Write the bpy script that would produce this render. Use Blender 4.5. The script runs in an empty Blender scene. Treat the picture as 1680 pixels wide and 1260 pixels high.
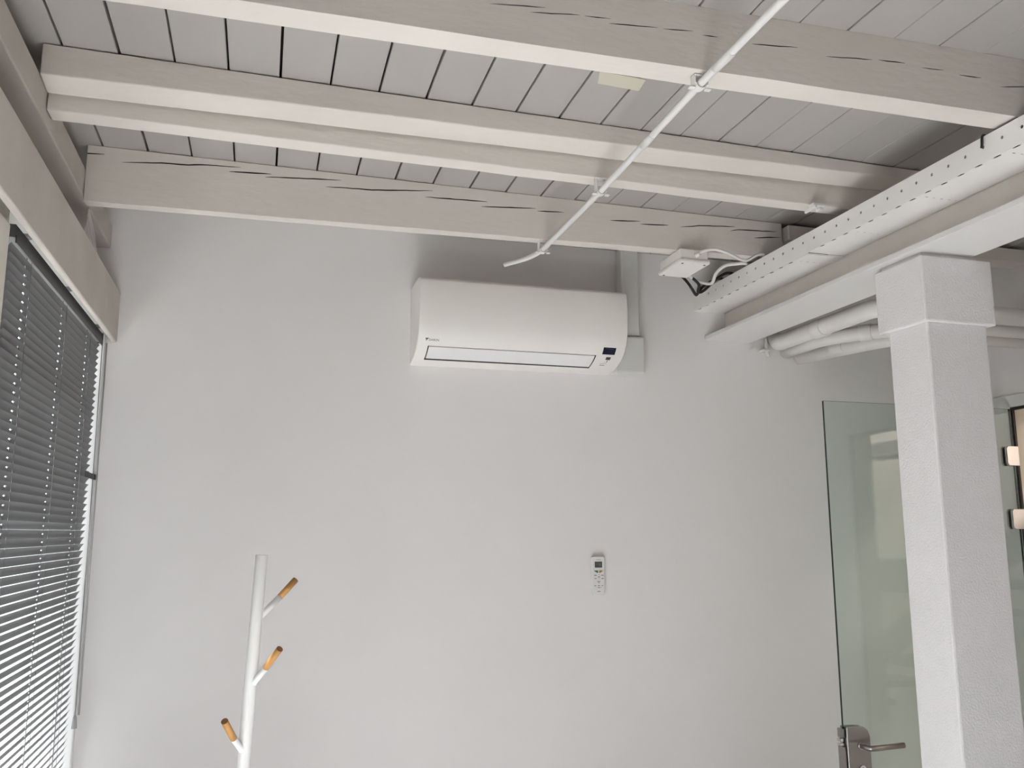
import bpy, bmesh, math, random
from mathutils import Vector, Matrix
random.seed(7)
S = bpy.context.scene
COL = S.collection
H = 1.78                 # eye height above the floor; builder coordinates are relative to the eye

# ------------------------------------------------------------------ camera
cam_d = bpy.data.cameras.new('camera')
cam = bpy.data.objects.new('camera', cam_d)
COL.objects.link(cam)
S.camera = cam
cam_d.sensor_fit = 'HORIZONTAL'
cam_d.sensor_width = 36.0
cam_d.lens = 1436.3 / 1680 * 36.0
cam_d.clip_start = 0.02
YAW, PIT, ROL = 0.277274, 0.167944, -0.00143
cy_, sy_, cp_, sp_ = math.cos(YAW), math.sin(YAW), math.cos(PIT), math.sin(PIT)
fw = Vector((sy_ * cp_, cy_ * cp_, sp_))
rt = Vector((cy_, -sy_, 0))
up = rt.cross(fw)
rt, up = rt * math.cos(ROL) + up * math.sin(ROL), up * math.cos(ROL) - rt * math.sin(ROL)
cam.matrix_world = Matrix((
    (rt.x, up.x, -fw.x, 0), (rt.y, up.y, -fw.y, 0), (rt.z, up.z, -fw.z, H), (0, 0, 0, 1)))

# ------------------------------------------------------------------ sky, daylight, exposure
W = bpy.data.worlds.new('overcast_sky')
S.world = W
W.use_nodes = True
bg = W.node_tree.nodes['Background']
bg.inputs['Color'].default_value = (0.94, 0.95, 1.0, 1)
bg.inputs['Strength'].default_value = 1.3
S.view_settings.view_transform = 'Standard'
S.view_settings.look = 'None'
S.view_settings.exposure = 0.90
S.view_settings.gamma = 1.0
S.view_settings.use_curve_mapping = False
S.cycles.use_denoising = True
S.cycles.max_bounces = 14
S.cycles.diffuse_bounces = 8
S.cycles.transparent_max_bounces = 16
S.cycles.caustics_reflective = False
S.cycles.caustics_refractive = False


def portal(name, loc, rot, sx, sy):
    d = bpy.data.lights.new(name, 'AREA')
    d.shape = 'RECTANGLE'
    d.size, d.size_y = sx, sy
    d.cycles.is_portal = True
    o = bpy.data.objects.new(name, d)
    COL.objects.link(o)
    o.location = loc
    o.rotation_euler = rot
    return o


# window bays in the left wall: (y0, y1)
BAYS = [(-0.25, 0.40), (0.62, 1.85), (2.018, 3.172)]
HEADS = [-0.30, -0.30, 0.70]  # unseen nearer bays shaped low so daylight comes in from below
SILL, HEAD = -1.72, 0.70
for b, hd in zip(BAYS, HEADS):
    portal('window_portal', (-0.645, (b[0] + b[1]) / 2, H + (SILL + hd) / 2), (0, -math.pi / 2, 0), hd - SILL, b[1] - b[0])
sun_d = bpy.data.lights.new('sun', 'SUN')
sun_d.energy = 30.0
sun_d.angle = 0.02
sun_d.color = (1.0, 0.985, 0.965)
sun = bpy.data.objects.new('sun', sun_d)
COL.objects.link(sun)
sun.rotation_euler = Vector((0.95, -0.11, -1.0)).to_track_quat('-Z', 'Y').to_euler()


# ------------------------------------------------------------------ materials
def mat(name, col, rough=0.6, metal=0.0, noise=0.0, nscale=8.0, bump=0.0, bscale=120.0, stretch=None, spec=0.5, emit=0.0):
    m = bpy.data.materials.new(name)
    m.use_nodes = True
    nt = m.node_tree
    b = nt.nodes['Principled BSDF']
    b.inputs['Base Color'].default_value = (*col, 1)
    b.inputs['Roughness'].default_value = rough
    b.inputs['Metallic'].default_value = metal
    b.inputs['Specular IOR Level'].default_value = spec
    if emit:
        b.inputs['Emission Color'].default_value = (*col, 1)
        b.inputs['Emission Strength'].default_value = emit
    if noise or bump:
        tc = nt.nodes.new('ShaderNodeTexCoord')
        mp = nt.nodes.new('ShaderNodeMapping')
        if stretch:
            mp.inputs['Scale'].default_value = stretch
        nt.links.new(tc.outputs['Object'], mp.inputs['Vector'])
    if noise:
        n = nt.nodes.new('ShaderNodeTexNoise')
        n.inputs['Scale'].default_value = nscale
        n.inputs['Detail'].default_value = 5
        nt.links.new(mp.outputs['Vector'], n.inputs['Vector'])
        r = nt.nodes.new('ShaderNodeValToRGB')
        r.color_ramp.elements[0].position = 0.3
        r.color_ramp.elements[1].position = 0.7
        r.color_ramp.elements[0].color = (*[c * (1 - noise) for c in col], 1)
        r.color_ramp.elements[1].color = (*[min(1, c * (1 + noise * 0.5)) for c in col], 1)
        nt.links.new(n.outputs['Fac'], r.inputs['Fac'])
        nt.links.new(r.outputs['Color'], b.inputs['Base Color'])
    if bump:
        n2 = nt.nodes.new('ShaderNodeTexNoise')
        n2.inputs['Scale'].default_value = bscale
        n2.inputs['Detail'].default_value = 4
        nt.links.new(mp.outputs['Vector'], n2.inputs['Vector'])
        bp = nt.nodes.new('ShaderNodeBump')
        bp.inputs['Strength'].default_value = bump
        bp.inputs['Distance'].default_value = 0.004
        nt.links.new(n2.outputs['Fac'], bp.inputs['Height'])
        nt.links.new(bp.outputs['Normal'], b.inputs['Normal'])
    return m


M = {}
M['wall'] = mat('white_wall_paint', (0.832, 0.812, 0.812), 0.85, noise=0.02, nscale=2.0, bump=0.08, bscale=260, spec=0.25)
M['wood'] = mat('painted_timber', (0.745, 0.70, 0.652), 0.7, noise=0.05, nscale=6, bump=0.35, bscale=60, stretch=(0.35, 1, 1), spec=0.3)
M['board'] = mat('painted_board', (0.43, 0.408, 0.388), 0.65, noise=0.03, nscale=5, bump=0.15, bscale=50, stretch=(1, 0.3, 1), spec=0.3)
M['oldpaint'] = mat('dulled_beige_paint', (0.57, 0.532, 0.488), 0.75, noise=0.08, nscale=5, bump=0.25, bscale=70, spec=0.25)  # white paint darkened: shade on pelmet and wall plate put into the colour
M['crack'] = mat('raw_timber_in_cracks', (0.05, 0.038, 0.028), 0.95)
M['dark'] = mat('dark_void', (0.03, 0.027, 0.024), 0.95)
M['post'] = mat('rough_white_plaster', (0.80, 0.785, 0.79), 0.85, noise=0.02, nscale=20, bump=0.45, bscale=170, spec=0.25)
M['white'] = mat('white_gloss_paint', (0.76, 0.75, 0.74), 0.5, bump=0.05, bscale=90, spec=0.4)
M['tray'] = mat('white_coated_steel', (0.88, 0.865, 0.85), 0.5, noise=0.02, nscale=12, bump=0.04, bscale=60, spec=0.4)
M['plastic'] = mat('white_appliance_plastic', (0.89, 0.86, 0.825), 0.38, spec=0.5)
M['flap'] = mat('white_flap_plastic', (0.86, 0.85, 0.85), 0.3, spec=0.5)
M['pvc'] = mat('white_pipe_plastic', (0.79, 0.77, 0.74), 0.45, noise=0.03, nscale=9, spec=0.4)
M['duct'] = mat('white_duct_plastic', (0.70, 0.70, 0.68), 0.5)
M['black'] = mat('black_plastic', (0.012, 0.012, 0.013), 0.5)
M['cable'] = mat('black_cable', (0.02, 0.02, 0.02), 0.5)
M['display'] = mat('dark_blue_display', (0.012, 0.014, 0.035), 0.15)
M['eye'] = mat('dark_receiver', (0.06, 0.045, 0.04), 0.3)
M['print'] = mat('grey_print', (0.12, 0.115, 0.12), 0.6)
M['printlight'] = mat('pale_print', (0.35, 0.33, 0.32), 0.6)
M['printred'] = mat('red_print', (0.42, 0.10, 0.12), 0.6)
M['lcd'] = mat('grey_lcd', (0.09, 0.095, 0.08), 0.25)
M['green'] = mat('green_key', (0.01, 0.17, 0.09), 0.5)
M['orange'] = mat('amber_key', (0.40, 0.22, 0.015), 0.5)
M['remote'] = mat('white_remote_plastic', (0.80, 0.80, 0.80), 0.4)
M['rack'] = mat('white_lacquer', (0.95, 0.95, 0.955), 0.4, spec=0.4)
M['oak'] = mat('light_oak', (0.60, 0.31, 0.10), 0.5, noise=0.15, nscale=30, stretch=(1, 1, 0.2))
M['oakend'] = mat('oak_end_grain', (0.36, 0.17, 0.075), 0.7)
M['slat'] = mat('grey_aluminium_slat', (0.13, 0.13, 0.135), 0.45, spec=0.4)
M['rail'] = mat('dark_grey_rail', (0.075, 0.075, 0.08), 0.5)
M['cord'] = mat('grey_cord', (0.16, 0.16, 0.17), 0.8)
M['clear'] = mat('clear_grey_plastic', (0.40, 0.40, 0.41), 0.2)
M['frame'] = mat('cream_window_paint', (0.72, 0.69, 0.62), 0.6, noise=0.04, nscale=10)
M['reveal'] = mat('white_window_paint', (0.80, 0.80, 0.80), 0.5)
M['steel'] = mat('brushed_steel', (0.40, 0.38, 0.36), 0.32, metal=1.0, bump=0.05, bscale=200, stretch=(1, 1, 0.05))
M['chrome'] = mat('polished_steel', (0.72, 0.70, 0.68), 0.14, metal=1.0)
M['gasket'] = mat('black_gasket', (0.015, 0.014, 0.012), 0.5)
M['glassedge'] = mat('dark_green_glass_edge', (0.008, 0.03, 0.024), 0.15)
M['tape'] = mat('cream_masking_tape', (0.60, 0.575, 0.475), 0.7)
M['floor'] = mat('pale_grey_floor', (0.74, 0.73, 0.755), 0.5, noise=0.05, nscale=3)
M['corridor'] = mat('warm_corridor_paint', (0.70, 0.63, 0.53), 0.8)
M['stair'] = mat('grey_stair_paint', (0.25, 0.25, 0.25), 0.6)
M['ground'] = mat('pale_paving', (0.14, 0.14, 0.14), 0.9, noise=0.1, nscale=0.6)
M['lamp'] = mat('warm_lamp_glass', (1.0, 0.72, 0.40), 0.4, emit=5.0)
M['brass'] = mat('lamp_bracket', (0.30, 0.26, 0.20), 0.4, metal=1.0)


def glass(name, tint):
    m = bpy.data.materials.new(name)
    m.use_nodes = True
    nt = m.node_tree
    nt.nodes.remove(nt.nodes['Principled BSDF'])
    out = nt.nodes['Material Output']
    t = nt.nodes.new('ShaderNodeBsdfTransparent')
    t.inputs['Color'].default_value = (*tint, 1)
    g = nt.nodes.new('ShaderNodeBsdfGlossy')
    g.inputs['Roughness'].default_value = 0.0
    f = nt.nodes.new('ShaderNodeFresnel')
    ge = nt.nodes.new('ShaderNodeNewGeometry')
    mr = nt.nodes.new('ShaderNodeMapRange')          # same reflectance from both faces of the sheet
    mr.inputs['To Min'].default_value = 1.5
    mr.inputs['To Max'].default_value = 1 / 1.5
    nt.links.new(ge.outputs['Backfacing'], mr.inputs['Value'])
    nt.links.new(mr.outputs['Result'], f.inputs['IOR'])
    x = nt.nodes.new('ShaderNodeMixShader')
    nt.links.new(f.outputs[0], x.inputs[0])
    nt.links.new(t.outputs[0], x.inputs[1])
    nt.links.new(g.outputs[0], x.inputs[2])
    nt.links.new(x.outputs[0], out.inputs['Surface'])
    return m


M['glass'] = glass('green_tinted_glass', (0.885, 0.925, 0.90))
M['pane'] = glass('window_glass', (0.95, 0.97, 0.96))


def film_mat():
    m = bpy.data.materials.new('clear_film')
    m.use_nodes = True
    nt = m.node_tree
    p = nt.nodes['Principled BSDF']
    p.inputs['Base Color'].default_value = (0.75, 0.73, 0.70, 1)
    p.inputs['Roughness'].default_value = 0.25
    p.inputs['Alpha'].default_value = 0.62
    return m


M['film'] = film_mat()

# ------------------------------------------------------------------ builders
ORG = {}


class MB:
    """collects shapes (eye-relative metres) and links them as one mesh object"""

    def __init__(s):
        s.v, s.f, s.m, s.sm = [], [], [], []

    def add(s, vs, fs, mi=0, smooth=False):
        o = len(s.v)
        s.v += [tuple(p) for p in vs]
        for f in fs:
            s.f.append([o + i for i in f])
            s.m.append(mi)
            s.sm.append(smooth)
        return s

    def box(s, x0, x1, y0, y1, z0, z1, mi=0):
        return s.hexa([(x0, y0, z0), (x1, y0, z0), (x1, y1, z0), (x0, y1, z0),
                       (x0, y0, z1), (x1, y0, z1), (x1, y1, z1), (x0, y1, z1)], mi)

    def hexa(s, p, mi=0):
        return s.add(p, [(3, 2, 1, 0), (4, 5, 6, 7), (0, 1, 5, 4), (1, 2, 6, 5), (2, 3, 7, 6), (3, 0, 4, 7)], mi)

    def tube(s, pts, r, n=12, mi=0, caps=True, capmi=None, smooth=True):
        pts = [Vector(p) for p in pts]
        rs = r if isinstance(r, (list, tuple)) else [r] * len(pts)
        t0 = (pts[1] - pts[0]).normalized()
        ref = Vector((0, 0, 1)) if abs(t0.z) < 0.9 else Vector((1, 0, 0))
        a = t0.cross(ref).normalized()
        rings = []
        for i, p in enumerate(pts):
            if i == 0:
                t = t0
            elif i == len(pts) - 1:
                t = (pts[i] - pts[i - 1]).normalized()
            else:
                t = ((pts[i] - pts[i - 1]).normalized() + (pts[i + 1] - pts[i]).normalized()).normalized()
            a = (a - t * a.dot(t)).normalized()
            b = t.cross(a)
            rings.append([p + (a * math.cos(2 * math.pi * k / n) + b * math.sin(2 * math.pi * k / n)) * rs[i] for k in range(n)])
        vs = [v for q in rings for v in q]
        fs = []
        for i in range(len(pts) - 1):
            for k in range(n):
                k2 = (k + 1) % n
                fs.append((i * n + k, i * n + k2, (i + 1) * n + k2, (i + 1) * n + k))
        s.add(vs, fs, mi, smooth)
        if caps:
            c = mi if capmi is None else capmi
            s.add(rings[0], [tuple(range(n - 1, -1, -1))], c)
            s.add(rings[-1], [tuple(range(n))], c)
        return s

    def prism(s, poly, axis, a, b, mi=0, smooth=False):
        """poly: 2-D outline in the two other axes (in xyz order), extruded from a to b"""
        def P(q, w):
            if axis == 'x':
                return (w, q[0], q[1])
            if axis == 'y':
                return (q[0], w, q[1])
            return (q[0], q[1], w)
        n = len(poly)
        vs = [P(q, a) for q in poly] + [P(q, b) for q in poly]
        fs = [(i, (i + 1) % n, n + (i + 1) % n, n + i) for i in range(n)]
        s.add(vs, fs, mi, smooth)
        s.add([P(q, a) for q in poly], [tuple(range(n))], mi)
        s.add([P(q, b) for q in poly], [tuple(range(n))], mi)
        return s

    def build(s, name, mats, parent=None, bevel=0.0, seg=2, weld=True):
        org = ORG[parent] if parent is not None else Vector((0, 0, 0))
        me = bpy.data.meshes.new(name)
        me.from_pydata([(p[0] - org.x, p[1] - org.y, p[2] + H - org.z) for p in s.v], [], s.f)
        for m in (mats if isinstance(mats, (list, tuple)) else [mats]):
            me.materials.append(m)
        for p, mi, sm in zip(me.polygons, s.m, s.sm):
            p.material_index = mi
            p.use_smooth = sm
        bm = bmesh.new()
        bm.from_mesh(me)
        if weld:
            bmesh.ops.remove_doubles(bm, verts=bm.verts, dist=1e-5)
        bmesh.ops.recalc_face_normals(bm, faces=bm.faces)
        bm.to_mesh(me)
        bm.free()
        o = bpy.data.objects.new(name, me)
        COL.objects.link(o)
        if parent is not None:
            o.parent = parent
        ORG[o] = org
        if bevel:
            md = o.modifiers.new('bevel', 'BEVEL')
            md.width = bevel
            md.segments = seg
            md.limit_method = 'ANGLE'
            md.angle_limit = math.radians(40)
            md.harden_normals = False
        return o


def thing(name, label, cat, x, y, z, group=None):
    o = bpy.data.objects.new(name, None)
    COL.objects.link(o)
    o.location = (x, y, z + H)
    o.empty_display_size = 0.05
    ORG[o] = Vector((x, y, z + H))
    return tag(o, label, cat, group)


def tag(o, label, cat, group=None):
    o['label'] = label
    o['category'] = cat
    if group:
        o['group'] = group
    return o


def struct(o):
    o['kind'] = 'structure'
    return o


def arc(c, r, a0, a1, u, v, n=8):
    c, u, v = Vector(c), Vector(u), Vector(v)
    return [c + u * (r * math.cos(a0 + (a1 - a0) * i / n)) + v * (r * math.sin(a0 + (a1 - a0) * i / n)) for i in range(n + 1)]


def bend(pts, r, n=6):
    """polyline with its inner corners rounded"""
    pts = [Vector(p) for p in pts]
    out = [pts[0]]
    for i in range(1, len(pts) - 1):
        a, b, c = pts[i - 1], pts[i], pts[i + 1]
        d1, d2 = (a - b), (c - b)
        k = min(r, d1.length * 0.49, d2.length * 0.49)
        p, q = b + d1.normalized() * k, b + d2.normalized() * k
        for j in range(n + 1):
            t = j / n
            out.append(p * (1 - t) ** 2 + b * 2 * t * (1 - t) + q * t * t)
    out.append(pts[-1])
    return out


def lerp(a, b, t):
    return a + (b - a) * t


D = 3.2          # back wall
XL = -0.56       # window wall, inner face
XR = 2.93        # right wall
ZC = 1.137       # underside of ceiling boards
FL = -H
YB = -4.2        # wall behind the camera

# ------------------------------------------------------------------ room shell
struct(MB().box(-0.64, 4.7, YB - 0.3, 4.4, FL - 0.15, FL).build('floor', M['floor']))
struct(MB().box(-0.635, XR + 0.12, D, D + 0.12, FL, ZC + 0.1).build('wall_back', M['wall']))
struct(MB().box(-0.64, XR + 0.12, YB - 0.12, YB, FL, ZC + 0.1).build('wall_front', M['wall']))
# window wall: spandrel, lintel, piers between the bays
w = MB()
w.box(-0.64, XL, YB, D, FL, SILL)
w.box(-0.64, XL, YB, D, HEAD, 0.715)
w.box(-0.64, -0.625, YB, D, 0.715, 0.9765)
w.box(-0.64, -0.60, YB, D, 1.062, ZC + 0.03)
ys = [YB] + [v for b in BAYS for v in b] + [D]
for i in range(0, len(ys), 2):
    if i < len(ys) - 4:
        w.box(-0.64, XL, ys[i], ys[i + 1], SILL, HEAD)
w.box(-0.634, -0.592, BAYS[-1][1] + 0.002, D, SILL, HEAD)
w.box(-0.634, XL, BAYS[-1][0], BAYS[-1][1], SILL, -1.02)  # unseen infill below the far bay, added to dim the corner
for b, hd in zip(BAYS, HEADS):
    if hd < HEAD:
        w.box(-0.64, XL, b[0], b[1], hd, HEAD)  # unseen infill above the low bays, added to block higher light
struct(w.build('wall_left', M['wall']))
# right wall with the doorway (y 1.79 .. 2.851)
DY0, DY1, DH = 1.79, 2.851, 0.50
w = MB()
w.box(XR, XR + 0.12, YB, DY0, FL, ZC + 0.1)
w.box(XR, XR + 0.12, DY1, D, FL, ZC + 0.1)
w.box(XR, XR + 0.12, DY0, DY1, DH, ZC + 0.1)
struct(w.build('wall_right', M['wall']))
w = MB()
w.box(XR + 0.006, XR + 0.12, DY1 - 0.004, DY1, FL, DH)
w.box(XR + 0.006, XR + 0.12, DY0, DY0 + 0.004, FL, DH)
struct(w.build('trim_6', M['corridor']))
struct(MB().box(XR - 0.012, XR, DY0 - 0.06, D, DH, DH + 0.05).build('trim_1', M['white'], bevel=0.003))
# black door frame lining the opening
fr = MB()
fr.box(XR - 0.004, XR + 0.006, DY1 - 0.012, DY1, FL, DH)
fr.box(XR - 0.004, XR + 0.006, DY0, DY0 + 0.012, FL, DH)
fr.box(XR - 0.004, XR + 0.006, DY0 + 0.012, DY1 - 0.012, DH - 0.012, DH)
struct(fr.build('trim_2', M['gasket']))

# ceiling: backing slab and one board per plank
ceil = struct(MB().box(-0.64, XR + 0.12, YB, D, ZC + 0.045, ZC + 0.10).build('ceiling', M['dark']))
P0 = 0.1251
GAPS = {}
for k in range(-6, 25):
    GAPS[k] = random.choice([0.0050, 0.0056, 0.0062])
GAPS.update({9: 0.0022, 11: 0.0018, 13: 0.0012, 14: 0.0010, 10: 0.0050, 12: 0.0036, 15: 0.0065})
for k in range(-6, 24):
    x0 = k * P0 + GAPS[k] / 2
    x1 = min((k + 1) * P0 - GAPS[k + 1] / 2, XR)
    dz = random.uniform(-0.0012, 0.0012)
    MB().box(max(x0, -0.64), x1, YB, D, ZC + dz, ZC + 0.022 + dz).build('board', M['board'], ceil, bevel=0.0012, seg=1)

# left window, frames and glass of each bay
for i, b in enumerate(BAYS):
    hd = HEADS[i]
    f = MB()
    xo, xi = -0.632, -0.588
    sl = SILL if hd < 0.5 else -1.02
    f.box(xo, xi, b[0], b[0] + 0.05, sl, hd)
    f.box(xo, xi, b[1] - 0.008, b[1], sl, hd)
    f.box(xo, xi, b[0] + 0.05, b[1] - 0.03, hd - 0.05, hd)
    f.box(xo, xi, b[0] + 0.05, b[1] - 0.03, sl, sl + 0.05)
    wf = struct(f.build('window_%d' % (i + 1), M['reveal'], bevel=0.003))
    MB().box(-0.612, -0.606, b[0] + 0.05, b[1] - 0.03, sl + 0.05, hd - 0.05).build('pane', M['pane'], wf)
    if hd > 0.5:
        MB().box(-0.622, -0.598, b[0] + 0.05, b[1] - 0.03, 0.44, 0.475).build('transom', M['duct'], wf)
    MB().box(-0.588, XL + 0.03, b[0], b[1], sl + 0.0005, sl + 0.02).build('sill', M['reveal'], wf)
# white reveal strip in the far corner and the cream mullion beside the blind
struct(MB().box(-0.5915, -0.535, 3.170, 3.1995, SILL, 0.6995).build('trim_3', M['reveal'], bevel=0.004))
struct(MB().box(-0.64, -0.545, 1.85, 2.018, SILL, HEAD).box(-0.545, -0.533, 1.87, 1.985, SILL, 0.642).build('trim_4', M['frame'], bevel=0.004))

# outdoors and the corridor beyond the door
struct(MB().box(-60, -0.66, -60, 60, -5.1, -5.0).build('ground', M['ground']))
CX = 4.45
struct(MB().box(XR + 0.12, CX + 0.12, 4.0, 4.12, FL, ZC + 0.1).build('wall_corridor_end', M['corridor']))
w = MB()
w.box(CX, CX + 0.12, YB, 4.0, FL, ZC + 0.1)
w.box(XR, XR + 0.12, D + 0.12, 4.12, FL, ZC + 0.1)
struct(w.build('wall_corridor', M['wall']))
struct(MB().box(CX - 0.03, CX, -1.2, 0.33, -0.43, -0.19).box(CX - 0.03, CX, -1.2, -0.6, -0.19, 0.55).box(CX - 0.03, CX, 0.36, 0.62, FL, 0.56).box(CX - 0.03, CX, -1.2, 0.62, 0.56, 0.66).build('trim_7', M['stair']))
struct(MB().box(XR + 0.12, CX + 0.12, YB, 4.12, ZC + 0.1, ZC + 0.2).build('ceiling_corridor', M['wall']))
struct(MB().box(XR + 0.12, CX + 0.12, YB - 0.12, YB, FL, ZC + 0.1).build('wall_corridor_front', M['wall']))
cl_ = bpy.data.lights.new('corridor_ceiling_light', 'AREA')  # unseen fill light, added to brighten the corridor and the door reflection
cl_.shape = 'RECTANGLE'
cl_.size, cl_.size_y = 0.3, 1.2
cl_.energy = 26
cl_.color = (1.0, 0.88, 0.74)
cl_o = bpy.data.objects.new('corridor_ceiling_light', cl_)
COL.objects.link(cl_o)
cl_o.location = (3.85, 0.35, H + ZC + 0.05)

# ------------------------------------------------------------------ timber
C4 = [[(-0.597, 1.103), (-0.493, 1.111)], [(-0.443, 1.092), (-0.336, 1.103), (-0.258, 1.106), (-0.223, 1.112), (-0.106, 1.118)], [(-0.14, 1.1), (-0.014, 1.107)], [(-0.032, 1.095), (0.202, 1.113)], [(0.155, 1.085), (0.3, 1.091), (0.499, 1.111)], [(0.475, 1.087), (0.596, 1.091), (0.686, 1.094)], [(0.665, 1.075), (0.857, 1.089)], [(0.863, 1.081), (0.96, 1.086)], [(1.131, 1.075), (1.246, 1.084)], [(1.246, 1.073), (1.356, 1.081)], [(1.404, 1.079), (1.477, 1.091), (1.625, 1.103)], [(1.606, 1.085), (1.636, 1.092), (1.801, 1.101)], [(1.703, 1.068), (1.815, 1.081)]]
C1 = [[(0.404, 1.065), (0.524, 1.076)], [(0.491, 1.06), (0.599, 1.071)], [(0.609, 1.071), (0.668, 1.074)], [(0.664, 1.062), (0.776, 1.07)], [(0.788, 1.069), (0.859, 1.075)], [(0.882, 1.069), (0.918, 1.07)], [(1.002, 1.066), (1.117, 1.075)], [(1.189, 1.064), (1.311, 1.074)], [(1.327, 1.076), (1.4, 1.078)], [(1.445, 1.073), (1.508, 1.076)], [(1.55, 1.07), (1.614, 1.071)], [(1.666, 1.055), (1.754, 1.067)]]


def crack_cutter(cracks, y0, y1, half):
    mb = MB()
    rnd = random.Random(3)
    for c in cracks:
        up_, dn = [], []
        tot = c[-1][0] - c[0][0]
        pts = []
        for (xa, za), (xb, zb) in zip(c[:-1], c[1:]):
            n = max(2, int((xb - xa) / 0.02))
            pts += [(lerp(xa, xb, i / n), lerp(za, zb, i / n) + rnd.uniform(-0.0006, 0.0006)) for i in range(n)]
        pts.append(c[-1])
        for x, z in pts:
            t = (x - c[0][0]) / tot
            h = half * (0.18 + 0.82 * math.sin(math.pi * min(max(t, 0.0), 1.0)) ** 0.6) * rnd.uniform(0.8, 1.1)
            up_.append((x, z + h))
            dn.append((x, z - h))
        # wedge strips side by side, one closed solid
        n = len(pts)
        vs = [(x, y0, z) for x, z in up_] + [(x, y0, z) for x, z in dn] + [(x, y1, z) for x, z in up_] + [(x, y1, z) for x, z in dn]
        fs = []
        for i in range(n - 1):
            fs += [(i, i + 1, n + i + 1, n + i), (2 * n + i, 3 * n + i, 3 * n + i + 1, 2 * n + i + 1),
                   (i, 2 * n + i, 2 * n + i + 1, i + 1), (n + i, n + i + 1, 3 * n + i + 1, 3 * n + i)]
        fs += [(0, n, 3 * n, 2 * n), (n - 1, 3 * n - 1, 4 * n - 1, 2 * n - 1)]
        mb.add(vs, fs, 0)
    return mb.build('crack_cutter', M['crack'])


def joist(name, label, xl, xr, L, Rr, cracks=None, half=0.0016, top=ZC, nseg=24, wob=0.0012):
    """L / Rr: (front y, front bottom z, back y, back bottom z) at the left and right ends"""
    rnd = random.Random(len(label))
    mb = MB()
    rings = []
    for i in range(nseg + 1):
        t = i / nseg
        x = lerp(xl, xr, t)
        e = [lerp(a, b, t) for a, b in zip(L, Rr)]
        w1, w2 = rnd.uniform(-wob, wob), rnd.uniform(-wob, wob)
        rings.append([(x, e[0], top), (x, e[0] + w1 * 0.5, e[1] + w1), (x, e[2], e[3] + w2), (x, e[2], top)])
    vs = [v for r in rings for v in r]
    fs = []
    for i in range(nseg):
        for k in range(4):
            k2 = (k + 1) % 4
            fs.append((i * 4 + k, i * 4 + k2, (i + 1) * 4 + k2, (i + 1) * 4 + k))
    fs += [(0, 1, 2, 3), (nseg * 4 + 3, nseg * 4 + 2, nseg * 4 + 1, nseg * 4)]
    mb.add(vs, fs, 0)
    o = mb.build(name, [M['wood'], M['crack']], bevel=0 if cracks else 0.003)
    if cracks:
        ym = (L[0] + Rr[0]) / 2
        c = crack_cutter(cracks, ym - 0.08, ym + 0.022, half)
        md = o.modifiers.new('cracks', 'BOOLEAN')
        md.operation = 'DIFFERENCE'
        md.solver = 'EXACT'
        md.object = c
        try:
            md.material_mode = 'TRANSFER'
        except Exception:
            pass
        dg = bpy.context.evaluated_depsgraph_get()
        me = bpy.data.meshes.new_from_object(o.evaluated_get(dg))
        o.modifiers.clear()
        o.data = me
        bpy.data.objects.remove(c)
    return tag(o, label, 'beam')


joist('ceiling_joist', 'nearest thick white ceiling beam, cracked, crossing above the masking tape', -0.54, XR,
      (1.600, 0.993, 1.668, 0.994), (1.538, 0.979, 1.608, 0.979), C1, 0.0013)
joist('ceiling_joist', 'shallow smooth white ceiling beam in the middle, set higher than its neighbours', -0.54, 2.70,
      (2.119, 1.057, 2.197, 1.047), (2.197, 1.112, 2.276, 1.099), top=ZC - 0.003)
joist('ceiling_joist', 'slim white beam close behind the shallow middle beam, with two pipe clips', -0.54, 2.70,
      (2.205, 1.009, 2.265, 1.009), (2.290, 1.016, 2.346, 1.018))
joist('ceiling_joist', 'farthest white ceiling beam, deeply cracked, above the air conditioner', -0.54, 1.822,
      (2.690, 0.960, 2.750, 0.968), (2.727, 0.999, 2.794, 1.002), C4, 0.0022, top=ZC - 0.0025)
joist('ceiling_joist', 'short white beam right of the girder, seen past the column head', 1.834, XR,
      (2.70, 1.066, 2.783, 1.066), (2.70, 1.066, 2.783, 1.066), top=1.122)

tag(MB().box(1.84, 1.95, YB, D, 0.803, 0.9765).build('girder', M['wood'], bevel=0.004), 'long white girder behind the perforated cable tray, resting on its wide board', 'beam')
tag(MB().box(1.743, 1.953, YB, D, 0.785, 0.803).build('bearing_board', M['white'], bevel=0.002), 'wide flat white board under the girder, running over the white column', 'board')
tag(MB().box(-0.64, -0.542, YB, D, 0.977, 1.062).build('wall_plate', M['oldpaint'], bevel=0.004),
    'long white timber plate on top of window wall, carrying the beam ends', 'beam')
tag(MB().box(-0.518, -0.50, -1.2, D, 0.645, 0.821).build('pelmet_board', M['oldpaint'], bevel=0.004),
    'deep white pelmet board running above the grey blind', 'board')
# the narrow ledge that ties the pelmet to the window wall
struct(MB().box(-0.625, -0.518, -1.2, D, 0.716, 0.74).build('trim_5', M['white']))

# scrap of plastic film between wall plate and pelmet
fm = MB()
top_ = [(-0.545, 2.78, 0.976), (-0.545, 2.83, 0.976), (-0.545, 2.90, 0.976)]
rows = []
rnd = random.Random(5)
for j in range(7):
    t = j / 6
    row = []
    for i in range(9):
        s_ = i / 8
        row.append((-0.544 + 0.02 * t + 0.006 * math.sin(i * 2.3 + j) * t, 2.80 + (s_ - 0.5) * (0.02 + 0.26 * t) , 0.977 - 0.155 * t + 0.004 * math.sin(i * 1.7)))
    rows.append(row)
fm.add([p for r in rows for p in r], [(j * 9 + i, j * 9 + i + 1, (j + 1) * 9 + i + 1, (j + 1) * 9 + i) for j in range(6) for i in range(8)], 0, False)
tag(fm.build('plastic_film', M['film']), 'crumpled scrap of clear plastic film between wall plate and pelmet board', 'film')

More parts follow.
